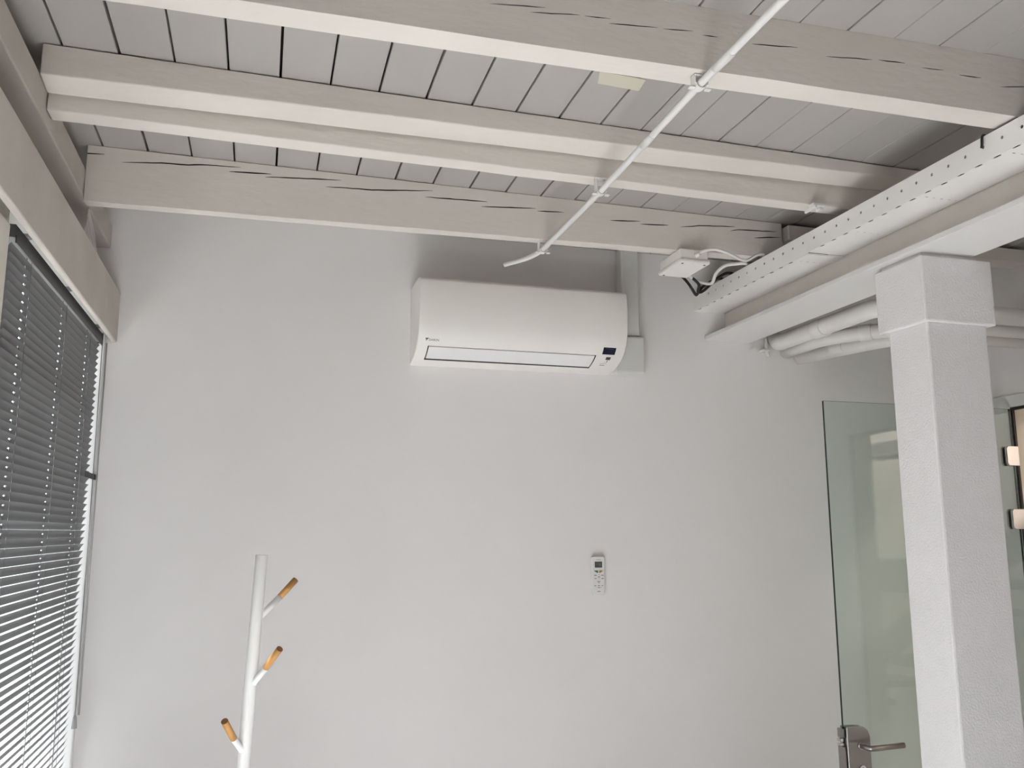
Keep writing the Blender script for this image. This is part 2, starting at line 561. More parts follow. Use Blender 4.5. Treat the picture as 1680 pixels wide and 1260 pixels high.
# ------------------------------------------------------------------ column
t = thing('column', 'square white plastered column with a wider head under the girder board', 'column', 1.87, 2.06, FL)
MB().box(1.770, 1.976, 1.978, 2.135, FL, 0.585).build('shaft', M['post'], t, bevel=0.006)
MB().box(1.758, 2.000, 1.966, 2.165, 0.580, 0.772).build('column_head', M['post'], t, bevel=0.005)
MB().box(1.775, 1.965, 1.985, 2.15, 0.772, 0.785).build('packing_plate', M['white'], t)

# ------------------------------------------------------------------ cable tray
t = thing('cable_tray', 'long white perforated steel cable tray beside the girder under the beams', 'cable tray', 1.77, 2.4, 0.91)


def perforated(mb, P, u0, u1, v0, v1, holes, th, eps=1e-4):
    """flat sheet in (u,v) with octagonal holes (cu, cv, ru, rv); P maps (u,v,depth) to a point"""
    holes = sorted(holes)
    for d in (0.0, th):
        cur = u0
        for cu, cv, ru, rv in holes:
            a, b = cu - ru * 1.6, cu + ru * 1.6
            if a > cur + eps:
                mb.add([P(cur, v0, d), P(a, v0, d), P(a, v1, d), P(cur, v1, d)], [(0, 1, 2, 3)])
            ring = [(cu + ru * math.cos(math.pi / 8 + k * math.pi / 4), cv + rv * math.sin(math.pi / 8 + k * math.pi / 4)) for k in range(8)]
            outer = []
            for k in range(8):
                ang = math.pi / 8 + k * math.pi / 4
                cx, sx = math.cos(ang), math.sin(ang)
                outer.append((b if cx > 0.5 else a if cx < -0.5 else (cu + (b - cu) * 0.45 * (1 if cx > 0 else -1)),
                              (v1 if sx > 0.5 else v0 if sx < -0.5 else (cv + (v1 - cv) * 0.45 if sx > 0 else cv + (v0 - cv) * 0.45))))
            vs = [P(*q, d) for q in ring] + [P(*q, d) for q in outer] + [P(b, v1, d), P(a, v1, d), P(a, v0, d), P(b, v0, d)]
            fs = [(k, (k + 1) % 8, 8 + (k + 1) % 8, 8 + k) for k in range(8)]
            fs += [(8, 16, 9), (10, 17, 11), (12, 18, 13), (14, 19, 15)]
            mb.add(vs, fs)
            cur = b
        if cur < u1 - eps:
            mb.add([P(cur, v0, d), P(u1, v0, d), P(u1, v1, d), P(cur, v1, d)], [(0, 1, 2, 3)])
    for cu, cv, ru, rv in holes:
        ring = [(cu + ru * math.cos(math.pi / 8 + k * math.pi / 4), cv + rv * math.sin(math.pi / 8 + k * math.pi / 4)) for k in range(8)]
        mb.add([P(*q, 0) for q in ring] + [P(*q, th) for q in ring], [(k, (k + 1) % 8, 8 + (k + 1) % 8, 8 + k) for k in range(8)])


def tray_section(name, y0, y1, grow):
    mb = MB()
    xa, xb, zb, zt = 1.700 - grow * 0.3, 1.8395, 0.910 - grow, 0.976
    side = [(y, 0.949, 0.0042, 0.0046) for y in [1.602 + 0.0588 * k for k in range(-45, 30)] if y0 + 0.012 < y < y1 - 0.012]
    perforated(mb, lambda u, v, d: (xa + d, u, v), y0, y1, zb, zt, side, 0.0015)
    slots = [y for y in [1.626 + 0.0588 * k for k in range(-45, 30)] if y0 + 0.016 < y < y1 - 0.016]
    # bottom in lanes: fold lane with slots, then five lanes that carry the cross rows
    perforated(mb, lambda u, v, d: (v, u, zb + d), y0, y1, xa, xa + 0.016, [(y, xa + 0.0052, 0.0128, 0.0042) for y in slots], 0.0015)
    lanes = [xa + 0.016 + (xb - xa - 0.016) * k / 5 for k in range(6)]
    rowsy = [y for y in [1.893 + 0.294 * k for k in range(-8, 6)] if y0 + 0.02 < y < y1 - 0.02]
    for k in range(5):
        m_ = (lanes[k] + lanes[k + 1]) / 2
        perforated(mb, lambda u, v, d: (v, u, zb + d), y0, y1, lanes[k], lanes[k + 1], [(y, m_, 0.0020, 0.0050) for y in rowsy], 0.0015)
    mb.box(xb - 0.0015, xb, y0, y1, zb, zt)
    mb.box(xa, xb, y0, y0 + 0.0004, zb, zb + 0.0015)
    return mb.build(name, M['tray'], t)


tray_section('tray_section', -1.2, 2.404, 0.0)
tray_section('tray_section', 2.400, D - 0.001, 0.0045)
cp = MB().box(1.6975, 1.8395, 2.404, 2.46, 0.9035, 0.9045).box(1.6972, 1.6982, 2.404, 2.425, 0.9035, 0.945)
cp.build('coupler', M['tray'], t, bevel=0.0004, seg=1)
# black cables added inside the tray so its holes look dark
for k, (cx_, cz_, r_) in enumerate([(1.7125, 0.9215, 0.0080), (1.745, 0.926, 0.012), (1.79, 0.927, 0.0125), (1.717, 0.9485, 0.0085)]):
    pts = [(cx_ + 0.001 * math.sin(i * 1.3 + k), -1.1 + 4.2 * i / 24, cz_ + 0.0012 * math.sin(i * 0.9 + k)) for i in range(25)]
    tag(MB().tube(pts, r_ * 0.92, 8).build('tray_cable', M['cable']), 'black power cable lying inside the white perforated tray', 'cable', 'cables in the tray')
st = [(1.735, 1.69, 0.958), (1.722, 1.672, 0.974), (1.708, 1.66, 0.982), (1.696, 1.656, 0.978), (1.6935, 1.656, 0.966), (1.6945, 1.658, 0.955), (1.697, 1.663, 0.948)]
tag(MB().tube(bend(st, 0.006, 4), 0.0032, 8).build('cable_end', M['cable']), 'short black cable end hooked over the rim of the perforated tray', 'cable')

# ------------------------------------------------------------------ conduit
t = thing('conduit', 'thin white electrical conduit running under the beams towards the back wall', 'conduit', 0.89, 1.6, 0.96)
pts = bend([(0.886, -0.6, 0.963), (0.883, 1.59, 0.9665), (0.905, 2.24, 0.972), (0.891, 2.745, 0.9555), (0.872, 2.83, 0.953), (0.806, 2.925, 0.9505)], 0.05, 6)
cd = MB().tube(pts, 0.0088, 14, caps=False).build('conduit_tube', M['white'], t)
e0, e1 = Vector(pts[-1]), Vector(pts[-2])
dr = (e0 - e1).normalized()
ins = MB().tube([e0 - dr * 0.004, e0 - dr * 0.0039], 0.0078, 14, mi=0)
ins.build('conduit_mouth', M['black'], t)  # black disc painted in for the shade inside the hollow tube
MB().tube([(0.8845, 1.46, 0.966), (0.8835, 1.53, 0.966)], 0.0098, 14).build('coupling', M['white'], t)
MB().tube([(0.8925, 1.86, 0.9690), (0.8950, 1.925, 0.9697)], 0.0098, 14).build('coupling', M['white'], t)
for (x, y, zc_, zj) in [(0.8835, 1.60, 0.9666, 0.986), (0.905, 2.24, 0.972, 1.0105), (0.891, 2.742, 0.9555, 0.9845)]:
    c = MB()
    c.box(x - 0.017, x + 0.017, y - 0.011, y + 0.011, zj - 0.004, zj)
    c.box(x - 0.0165, x - 0.0125, y - 0.010, y + 0.010, zc_ - 0.004, zj)
    c.box(x + 0.0125, x + 0.0165, y - 0.010, y + 0.010, zc_ - 0.004, zj)
    ringp = arc((x, y, zc_), 0.0115, math.pi, 2 * math.pi, (1, 0, 0), (0, 0, 1), 10)
    for a, b in zip(ringp[:-1], ringp[1:]):
        o_ = 0.0115
        q = [Vector((x, 0, zc_)) + (Vector((p.x, 0, p.z)) - Vector((x, 0, zc_))) * s for p in (a, b) for s in (0.85, 1.18)]
        c.hexa([(q[0].x, y - 0.01, q[0].z), (q[1].x, y - 0.01, q[1].z), (q[1].x, y + 0.01, q[1].z), (q[0].x, y + 0.01, q[0].z),
                (q[2].x, y - 0.01, q[2].z), (q[3].x, y - 0.01, q[3].z), (q[3].x, y + 0.01, q[3].z), (q[2].x, y + 0.01, q[2].z)])
    c.box(x - 0.026, x - 0.0125, y - 0.006, y + 0.006, zc_ - 0.012, zc_ - 0.008)
    c.box(x + 0.0125, x + 0.026, y - 0.006, y + 0.006, zc_ - 0.012, zc_ - 0.008)
    c.build('pipe_clip', M['white'], t, bevel=0.001, seg=1)
# empty clip on the slim beam
c = MB().box(1.612, 1.655, 2.235, 2.262, 1.003, 1.0125).box(1.612, 1.620, 2.228, 2.285, 0.992, 1.003).box(1.640, 1.655, 2.245, 2.265, 0.992, 1.003)
tag(c.build('empty_pipe_clip', M['white'], bevel=0.002), 'small empty white pipe clip under the slim beam near the tray', 'clip')
# masking tape
tp = MB().hexa([(0.765, 1.885, ZC - 0.0032), (0.894, 1.893, ZC - 0.0032), (0.90, 1.951, ZC - 0.0032), (0.782, 1.943, ZC - 0.0032),
                (0.765, 1.885, ZC - 0.0014), (0.894, 1.893, ZC - 0.0014), (0.90, 1.951, ZC - 0.0014), (0.782, 1.943, ZC - 0.0014)])
tag(tp.build('masking_tape', M['tape']), 'strip of cream masking tape on the ceiling boards behind nearest beam', 'tape')

# ------------------------------------------------------------------ junction box and its cables
t = thing('junction_box', 'small white junction box under the right end of the farthest beam', 'junction box', 1.44, 2.78, 0.94)
zt_ = 0.9895
MB().box(1.384, 1.492, 2.69, 2.86, 0.952, zt_).build('box_body', M['plastic'], t, bevel=0.004)
MB().box(1.379, 1.497, 2.684, 2.866, 0.937, 0.952).build('box_lid', M['plastic'], t, bevel=0.005)
for (x, y) in [(1.395, 2.70), (1.481, 2.70), (1.395, 2.85)]:
    MB().tube([(x, y, 0.9372), (x, y, 0.9355)], 0.004, 10).build('lid_screw', M['print'], t)
MB().tube([(1.443, 2.69, 0.966), (1.452, 2.675, 0.970)], [0.0085, 0.0065], 12).build('cable_gland', M['plastic'], t)
MB().tube([(1.478, 2.86, 0.958), (1.498, 2.876, 0.956), (1.52, 2.88, 0.955)], 0.008, 10).build('cable_gland', M['plastic'], t)


def cable(name, label, pts, r, m, cat='cable'):
    # smooth by Catmull-Rom
    P_ = [Vector(p) for p in pts]
    out = []
    for i in range(len(P_) - 1):
        p0, p1, p2, p3 = P_[max(i - 1, 0)], P_[i], P_[i + 1], P_[min(i + 2, len(P_) - 1)]
        for j in range(8):
            t_ = j / 8
            out.append(0.5 * ((2 * p1) + (p2 - p0) * t_ + (2 * p0 - 5 * p1 + 4 * p2 - p3) * t_ * t_ + (3 * p1 - p0 - 3 * p2 + p3) * t_ ** 3))
    out.append(P_[-1])
    return tag(MB().tube(out, r, 10).build(name, m), label, cat)


cable('flexible_cable', 'white cable arching from the junction box over into the cable tray',
      [(1.447, 2.683, 0.968), (1.462, 2.668, 0.978), (1.502, 2.655, 0.983), (1.555, 2.652, 0.971), (1.617, 2.656, 0.952), (1.665, 2.66, 0.976), (1.702, 2.67, 0.988), (1.725, 2.70, 0.975)], 0.0052, M['pvc'])
cable('flexible_cable', 'white looped cable behind the junction box at the tray end',
      [(1.516, 2.88, 0.955), (1.55, 2.90, 0.944), (1.615, 2.90, 0.936), (1.612, 2.85, 0.962), (1.633, 2.82, 0.984), (1.668, 2.80, 0.988), (1.702, 2.79, 0.989), (1.722, 2.80, 0.975)], 0.0062, M['pvc'])
for k, pp in enumerate([[(1.50, 2.95, 0.99), (1.53, 2.93, 0.945), (1.545, 2.92, 0.915), (1.57, 2.94, 0.900), (1.60, 2.98, 0.915), (1.64, 3.0, 0.955), (1.70, 2.99, 0.988), (1.74, 2.98, 0.974)],  # thin black strands between the box and the tray end
                        [(1.49, 2.90, 0.982), (1.555, 2.89, 0.93), (1.572, 2.92, 0.905), (1.60, 2.925, 0.915), (1.65, 2.925, 0.96), (1.70, 2.92, 0.990), (1.74, 2.90, 0.975)]]):
    cable('loose_cable', ['black loose cable sagging lowest between junction box and tray end',
                          'black loose cable running just above the lowest sagging one'][k], pp, 0.0055, M['cable'])

# ------------------------------------------------------------------ air conditioner
t = thing('air_conditioner', 'white wall-mounted split air conditioner with closed louver flap on back wall', 'air conditioner', 0.91, D, 0.617)
KEY = [(3.2, 0.913), (3.06, 0.912), (3.02, 0.9085), (3.003, 0.900), (2.998, 0.885), (2.994, 0.84), (2.994, 0.79), (2.999, 0.745), (3.006, 0.715),
       (3.019, 0.689), (3.031, 0.674), (3.047, 0.6605), (3.069, 0.647), (3.095, 0.6365), (3.12, 0.6283), (3.16, 0.620), (3.2, 0.617)]


def refine(K, n=4):
    P_ = [Vector((a, b)) for a, b in K]
    out = []
    for i in range(len(P_) - 1):
        p0, p1, p2, p3 = P_[max(i - 1, 0)], P_[i], P_[i + 1], P_[min(i + 2, len(P_) - 1)]
        for j in range(n):
            s = j / n
            out.append(0.5 * ((2 * p1) + (p2 - p0) * s + (2 * p0 - 5 * p1 + 4 * p2 - p3) * s * s + (3 * p1 - p0 - 3 * p2 + p3) * s ** 3))
    out.append(P_[-1])
    return out


PRO = refine(KEY)


def pro_at(z):
    """point and outward normal of the front profile at height z (lower front half)"""
    for a, b in zip(PRO[8:-1], PRO[9:]):
        if a.y >= z >= b.y:
            s = (a.y - z) / max(a.y - b.y, 1e-9)
            p = a.lerp(b, s)
            d = (b - a).normalized()
            return p, Vector((d.y, -d.x))
    return PRO[-1].copy(), Vector((0, -1))


p_, n_ = pro_at(0.75)
SGN = 1 if n_.x < 0 else -1          # outward is towards the camera (-y)


def patch(mb, x0, x1, z0, z1, off, th, n=6, mi=0, shear=0.0):
    """curved tile on the casing between heights z0 > z1, raised off .. off+th"""
    rows_ = []
    for i in range(n + 1):
        p, nn = pro_at(lerp(z0, z1, i / n))
        nn = nn * SGN
        a, b = p + nn * off, p + nn * (off + th)
        rows_.append((a, b))
    vs, fs = [], []
    for a, b in rows_:
        vs += [(x0, a.x, a.y), (x1, a.x, a.y), (x1, b.x, b.y), (x0, b.x, b.y)]
    for i in range(n):
        for k in range(4):
            k2 = (k + 1) % 4
            fs.append((i * 4 + k, i * 4 + k2, i * 4 + 4 + k2, i * 4 + 4 + k))
    fs += [(0, 1, 2, 3), (n * 4 + 3, n * 4 + 2, n * 4 + 1, n * 4)]
    mb.add(vs, fs, mi, False)
    return mb


AX0, AX1 = 0.512, 1.311
LX0, LX1, LZ0, LZ1 = 0.5525, 1.199, 0.6620, 0.6268
pin = [p for p in PRO if p.y > LZ0] + [pro_at(LZ0)[0]]
pout = [pro_at(LZ1)[0]] + [p for p in PRO if p.y < LZ1]
notch = []
for i in range(9):
    p, nn = pro_at(lerp(LZ0, LZ1, i / 8))
    notch.append(p - nn * SGN * 0.012)
cas = MB()


def loft(mb, prof, xs, mi=0, mis=None):
    n = len(prof)
    vs = [(x, p.x, p.y) for x in xs for p in prof]
    for j in range(len(xs) - 1):
        for i in range(n - 1):
            mb.add([vs[j * n + i], vs[(j + 1) * n + i], vs[(j + 1) * n + i + 1], vs[j * n + i + 1]], [(0, 1, 2, 3)], mis[i] if mis else mi, True)


def inset(prof, d):
    c = Vector((3.2, 0.765))
    return [Vector((3.2 if abs(p.x - 3.2) < 1e-4 else p.x + d, p.y + (d if p.y < 0.7 else -d if p.y > 0.89 else 0))) for p in prof]


ins_ = inset(PRO, 0.004)
vsA = [(AX0, p.x, p.y) for p in ins_]
n_ = len(PRO)
for (xe, xi, sgn) in ((AX0, AX0 + 0.005, 1), (AX1, AX1 - 0.005, -1)):
    vs = [(xe, p.x, p.y) for p in ins_] + [((xe + xi) / 2, lerp(a.x, b.x, 0.72), lerp(a.y, b.y, 0.72)) for a, b in zip(ins_, PRO)] + [(xi, p.x, p.y) for p in PRO]
    cas.add(vs, [(r * n_ + i, r * n_ + i + 1, (r + 1) * n_ + i + 1, (r + 1) * n_ + i) for r in range(2) for i in range(n_ - 1)], 0, True)
    cas.add([(xe, p.x, p.y) for p in ins_], [tuple(range(n_))], 0)
loft(cas, PRO, [AX0 + 0.005, LX0])
loft(cas, PRO, [LX1, AX1 - 0.005])
mid = pin + notch + pout
loft(cas, mid, [LX0, LX1], mis=[0] * (len(pin) - 1) + [1] * (len(notch) + 1) + [0] * (len(pout) - 1))
mouth = [pro_at(LZ0)[0]] + notch + [pro_at(LZ1)[0]] + [pro_at(lerp(LZ1, LZ0, i / 8))[0] for i in range(1, 8)]
for x in (LX0, LX1):
    cas.add([(x, p.x, p.y) for p in mouth], [tuple(range(len(mouth)))], 1)
cas.build('casing', [M['plastic'], M['black']], t)
fl = MB()
patch(fl, LX0 + 0.0042, LX1 - 0.0042, 0.6602, 0.6296, -0.005, 0.0052, 8)
fl.build('louver_flap', M['flap'], t)
dp = MB()
patch(dp, 1.2205, 1.271, 0.689, 0.6665, -0.0005, 0.0012, 4)
o = dp.build('display', M['display'], t)
mk = MB()
patch(mk, 1.228, 1.246, 0.6855, 0.6848, 0.0007, 0.0002, 1)
patch(mk, 1.246, 1.262, 0.6838, 0.6832, 0.0007, 0.0002, 1)
mk.build('display_print', M['print'], o)
rc = MB()
patch(rc, 1.2425, 1.261, 0.6585, 0.6505, -0.0005, 0.0011, 3)
rc.build('receiver_window', M['eye'], t)
mk = MB()
patch(mk, 1.251, 1.2545, 0.6485, 0.645, 0.0, 0.0003, 1)
patch(mk, 1.2505, 1.253, 0.6445, 0.6428, 0.0, 0.0003, 1)
mk.build('button_print', M['print'], t)
mk = MB()
patch(mk, 1.242, 1.245, 0.6448, 0.6433, 0.0, 0.0003, 1)
patch(mk, 1.228, 1.255, 0.6402, 0.6396, 0.0, 0.0003, 1)
patch(mk, 1.232, 1.252, 0.6365, 0.6348, 0.0, 0.0003, 1)
mk.build('caption_print', M['printlight'], t)


def lettering(body, size, place, name, m, parent):
    """flat text turned into a mesh; place(u, v) -> eye-relative point"""
    cu = bpy.data.curves.new(name, 'FONT')
    cu.body = body
    cu.size = size
    cu.resolution_u = 3
    tmp = bpy.data.objects.new(name, cu)
    COL.objects.link(tmp)
    dg = bpy.context.evaluated_depsgraph_get()
    me = bpy.data.meshes.new_from_object(tmp.evaluated_get(dg))
    bpy.data.objects.remove(tmp)
    org = ORG[parent]
    for v in me.vertices:
        p = place(v.co.x, v.co.y)
        v.co = (p[0] - org.x, p[1] - org.y, p[2] + H - org.z)
    me.materials.clear()
    me.materials.append(m)
    o = bpy.data.objects.new(name, me)
    COL.objects.link(o)
    o.parent = parent
    ORG[o] = org
    return o


def on_casing(x0, z0, stretch=1.0, slant=0.0):
    def f(u, v):
        z = z0 + v * 0.9
        p, nn = pro_at(z)
        p = p + nn * SGN * 0.0006
        return (x0 + u * stretch + slant * v, p.x, p.y)
    return f


lettering('DAIKIN', 0.0105, on_casing(0.5515, 0.6775, 1.08), 'logo_lettering', M['print'], t)
tri = MB()
f_ = on_casing(0.5385, 0.6775)
tri.add([f_(0, 0.0095), f_(0.0135, 0.0095), f_(0.0085, 0.0045), f_(0.004, -0.0005), f_(0.0035, -0.0005), f_(0.003, 0.005)], [(0, 2, 1), (0, 5, 2), (5, 3, 2), (5, 4, 3)])
tri.build('logo_triangle', M['print'], t)

# cover duct for the refrigerant lines, on the wall beside the unit
t = thing('line_duct', 'white plastic line duct rising behind the air conditioner to the ceiling', 'duct', 1.39, D, 0.61)
MB().box(1.348, 1.424, 3.135, D, 0.765, ZC - 0.003).build('duct_channel', M['duct'], t, bevel=0.008, seg=3)
MB().box(1.3115, 1.437, 3.120, D, 0.615, 0.765).build('duct_elbow', M['duct'], t, bevel=0.010, seg=3)

# ------------------------------------------------------------------ remote control on the wall
rx, rz, rw, rh = 1.2435, -0.1625, 0.0485, 0.1425
RY = 3.174
t = thing('remote_control', 'white air conditioner remote control hanging on the back wall', 'remote control', rx, D, rz - rh / 2)


def rrect(w_, h_, r_, n=6):
    pts_ = []
    for (sx, sz, a0) in ((1, 1, 0), (-1, 1, 90), (-1, -1, 180), (1, -1, 270)):
        for i in range(n + 1):
            a = math.radians(a0 + 90 * i / n)
            pts_.append((sx * (w_ / 2 - r_) + r_ * math.cos(a), sz * (h_ / 2 - r_) + r_ * math.sin(a)))
    return pts_


MB().prism([(rx + u, rz + v) for u, v in rrect(rw, rh, 0.008)], 'y', RY, 3.193).build('remote_body', M['remote'], t, bevel=0.003, seg=3)
MB().box(rx - 0.017, rx + 0.017, 3.190, D, rz - 0.055, rz + 0.02).build('wall_holder', M['remote'], t, bevel=0.002)
LK = 0.1425 / 735.0     # metres per unit of the measuring grid


def rp(u, v):            # grid position -> wall position
    return rx + (u - 468) * LK, rz - (v - 617) * LK


def rbox(mb, u0, v0, u1, v1, th=0.0006, mi=0):
    x0, z1 = rp(u0, v0)
    x1, z0 = rp(u1, v1)
    return mb.box(x0, x1, RY - th, RY + 0.001, z0, z1, mi)


sc = rbox(MB(), 392, 345, 545, 460, 0.0005).build('remote_screen', M['lcd'], t)
sg = MB()
rbox(sg, 415, 372, 470, 384, 0.0007); rbox(sg, 415, 400, 465, 412, 0.0007); rbox(sg, 480, 372, 518, 430, 0.0007)
sg.build('screen_segments', M['print'], sc)
x_, z_ = rp(416, 318)
lettering('DAIKIN', 0.0058, lambda u, v: (x_ + u, RY - 0.0006, z_ + v), 'logo_lettering', M['print'], t)
for nm, m_, poly in (('cool_key', M['green'], [(370, 515), (458, 515), (458, 564), (425, 556)]), ('heat_key', M['orange'], [(482, 515), (565, 515), (515, 556), (482, 564)])):
    q = [rp(*p) for p in poly]
    MB().prism(q, 'y', RY - 0.0012, RY + 0.001).build(nm, m_, t)
bt = MB()
for (u0, v0, u1, v1) in [(520, 600, 545, 614), (385, 663, 424, 674), (524, 663, 572, 676), (455, 632, 496, 646), (440, 720, 500, 732), (463, 742, 478, 762),
                         (378, 800, 414, 811), (450, 800, 492, 812), (530, 800, 558, 811), (452, 836, 494, 848), (440, 910, 500, 922)]:
    rbox(bt, u0, v0, u1, v1, 0.0004)
bt.build('key_print', M['print'], t)['kind'] = 'stuff'
bt = MB()
for (u0, v0, u1, v1) in [(376, 600, 428, 614), (546, 600, 572, 614)]:
    rbox(bt, u0, v0, u1, v1, 0.0004)
bt.build('red_key_print', M['printred'], t)['kind'] = 'stuff'
bt = MB()
for (u0, v0, u1, v1) in [(462, 588, 488, 596), (462, 676, 488, 682), (404, 838, 540, 842)]:
    rbox(bt, u0, v0, u1, v1, 0.0004)
bt.build('pale_key_print', M['printlight'], t)['kind'] = 'stuff'

# ------------------------------------------------------------------ coat rack
lean = 0.0415
t = thing('coat_rack', 'white pole coat rack with oak-tipped pegs before the back wall', 'coat rack', 0.012 - lean * 1.72, 2.6, FL)
bx = 0.009 - lean * (1.719)
MB().tube([(bx, 2.6, FL), (bx, 2.6, FL + 0.012), (bx, 2.6, FL + 0.02)], [0.17, 0.17, 0.15], 40, smooth=False).build('base_plate', M['rack'], t)


def px(z):
    return 0.009 + lean * (z + 0.061)


MB().tube([(px(FL + 0.018), 2.6, FL + 0.018), (px(-0.8), 2.6, -0.8), (px(-0.4), 2.6, -0.4), (px(-0.0625), 2.6, -0.0625), (px(-0.061), 2.6, -0.061)], [0.0175, 0.0175, 0.0172, 0.0165, 0.0155], 28).build('pole', M['rack'], t)
PEGS = [((px(-0.237), 2.6, -0.240), (0.063, 2.63, -0.180), (0.106, 2.66, -0.134)),
        ((px(-0.412), 2.6, -0.415), (0.033, 2.56, -0.361), (0.066, 2.51, -0.307)),
        ((px(-0.585), 2.6, -0.588), (-0.042, 2.56, -0.539), (-0.066, 2.51, -0.484))]
for b, mpt, e in PEGS:
    pg = MB().tube([b, mpt], 0.0088, 16).build('peg', M['rack'], t)
    MB().tube([mpt, e], 0.0092, 16, capmi=1).build('oak_tip', [M['oak'], M['oakend']], pg)

# ------------------------------------------------------------------ waste pipes beyond the board
def pipe(label, pts, r, rb, collars, group=None):
    p0 = pts[0]
    t = thing('waste_pipe', label, 'pipe', *p0)
    path = bend(pts, rb, 8)
    MB().tube(path, r, 22).build('pipe_run', M['pvc'], t)
    for a, b in collars:
        MB().tube([a, b], r + 0.0035, 22).build('pipe_socket', M['pvc'], t, bevel=0.001, seg=1)


pipe('uppermost fat white pipe running beside the girder board towards the column', [(2.075, D, 0.815), (2.045, 3.125, 0.775), (2.03, 3.06, 0.77), (2.03, 2.48, 0.77), (XR, 2.48, 0.77)], 0.033, 0.075,
     [((2.0305, 2.85, 0.769), (2.0305, 2.79, 0.769)), ((2.2, 2.48, 0.77), (2.27, 2.48, 0.77))])
pipe('middle white pipe with an elbow tucked under the uppermost pipe', [(2.125, D, 0.757), (2.118, 2.93, 0.757), (2.238, 2.758, 0.757), (2.40, 2.575, 0.748), (XR, 2.575, 0.746)], 0.0290, 0.07,
     [((2.20, 2.812, 0.757), (2.228, 2.773, 0.757))])
pipe('lowest white pipe with a dark joint ring at its wall end', [(2.186, D, 0.738), (2.302, 2.80, 0.738), (2.40, 2.668, 0.737), (XR, 2.668, 0.735)], 0.032, 0.07,
     [((2.189, 3.188, 0.743), (2.190, 3.184, 0.743)), ((2.235, 3.03, 0.743), (2.252, 2.97, 0.743))])
c = MB()
c.tube([(2.01, 3.165, 0.80), (2.01, 3.165, 0.765), (2.025, 3.18, 0.73)], 0.007, 10)
c.box(1.995, 2.022, 3.158, 3.2, 0.748, 0.756)
tag(c.build('pipe_bracket', M['pvc'], bevel=0.001, seg=1), 'small white wall bracket at the pipe elbow below the board', 'bracket')

# ------------------------------------------------------------------ glass door, standing open
GY0, GY1 = 2.832, 2.842
GX0, GX1 = 2.0325, 2.905
GT = 0.4905
g = MB()
g.add([(GX0, GY0, FL + 0.01), (GX1, GY0, FL + 0.01), (GX1, GY0, GT), (GX0, GY0, GT)], [(0, 1, 2, 3)], 0)
g.add([(GX0, GY1, FL + 0.01), (GX1, GY1, FL + 0.01), (GX1, GY1, GT), (GX0, GY1, GT)], [(3, 2, 1, 0)], 0)
g.add([(GX0, GY0, FL + 0.01), (GX0, GY1, FL + 0.01), (GX0, GY1, GT), (GX0, GY0, GT)], [(0, 1, 2, 3)], 1)
g.add([(GX1, GY0, FL + 0.01), (GX1, GY1, FL + 0.01), (GX1, GY1, GT), (GX1, GY0, GT)], [(0, 1, 2, 3)], 1)
g.add([(GX0, GY0, GT), (GX1, GY0, GT), (GX1, GY1, GT), (GX0, GY1, GT)], [(0, 1, 2, 3)], 1)
g.add([(GX0, GY0, FL + 0.01), (GX1, GY0, FL + 0.01), (GX1, GY1, FL + 0.01), (GX0, GY1, FL + 0.01)], [(0, 1, 2, 3)], 1)
d = struct(g.build('door_1', [M['glass'], M['glassedge']]))
ORG[d] = Vector((0, 0, 0))
# lock case clamped on both faces
pl = [(GX0 + 0.003, -0.93), (GX0 + 0.098, -0.93), (GX0 + 0.098, -0.718), (GX0 + 0.090, -0.697), (GX0 + 0.074, -0.686), (GX0 + 0.05, -0.684), (GX0 + 0.003, -0.684)]
lc = MB().prism(pl, 'y', GY0 - 0.014, GY0 - 0.0005).build('lock_case', M['steel'], d, bevel=0.003, seg=3)
MB().prism(pl, 'y', GY1 + 0.0005, GY1 + 0.016).build('lock_case', M['steel'], d, bevel=0.003, seg=3)
MB().box(GX0 - 0.009, GX0 - 0.0005, GY0 - 0.006, GY1 + 0.016, -0.93, -0.752).build('face_plate', M['steel'], d, bevel=0.001)
MB().box(GX0 - 0.012, GX0 - 0.0005, GY0 - 0.005, GY1 + 0.013, -0.722, -0.690).build('face_plate', M['steel'], d, bevel=0.003)
MB().box(GX0 - 0.016, GX0 - 0.001, GY0 + 0.002, GY1 + 0.010, -0.735, -0.724).box(GX0 - 0.016, GX0 - 0.001, GY0 + 0.002, GY1 + 0.010, -0.749, -0.740).build('latch_bolt', M['chrome'], d, bevel=0.001)
lx, lz = GX0 + 0.056, -0.748
MB().tube([(lx, GY0 - 0.014, lz), (lx, GY0 - 0.022, lz)], 0.0135, 20).build('rose', M['chrome'], d)
MB().tube(bend([(lx, GY0 - 0.02, lz), (lx, GY0 - 0.068, lz), (lx + 0.138, GY0 - 0.068, lz + 0.004)], 0.016, 6), 0.0098, 16).build('lever_handle', M['steel'], d)
MB().tube([(lx, GY0 - 0.014, -0.826), (lx, GY0 - 0.021, -0.826)], 0.0125, 18).build('key_cylinder', M['chrome'], d)
MB().box(lx - 0.0012, lx + 0.0012, GY0 - 0.0216, GY0 - 0.0205, -0.832, -0.820).build('key_slot', M['black'], d)
for z0, z1 in ((0.260, 0.339), (0.010, 0.089), (-1.55, -1.47)):
    hp = [(2.858, z0 + 0.010), (2.866, z0), (2.918, z0), (2.918, z1), (2.866, z1), (2.858, z1 - 0.010)]
    MB().prism(hp, 'y', GY0 - 0.012, GY0 - 0.0004).build('hinge', M['chrome'], d, bevel=0.002)
    MB().prism(hp, 'y', GY1 + 0.0004, GY1 + 0.0085).build('hinge', M['steel'], d)

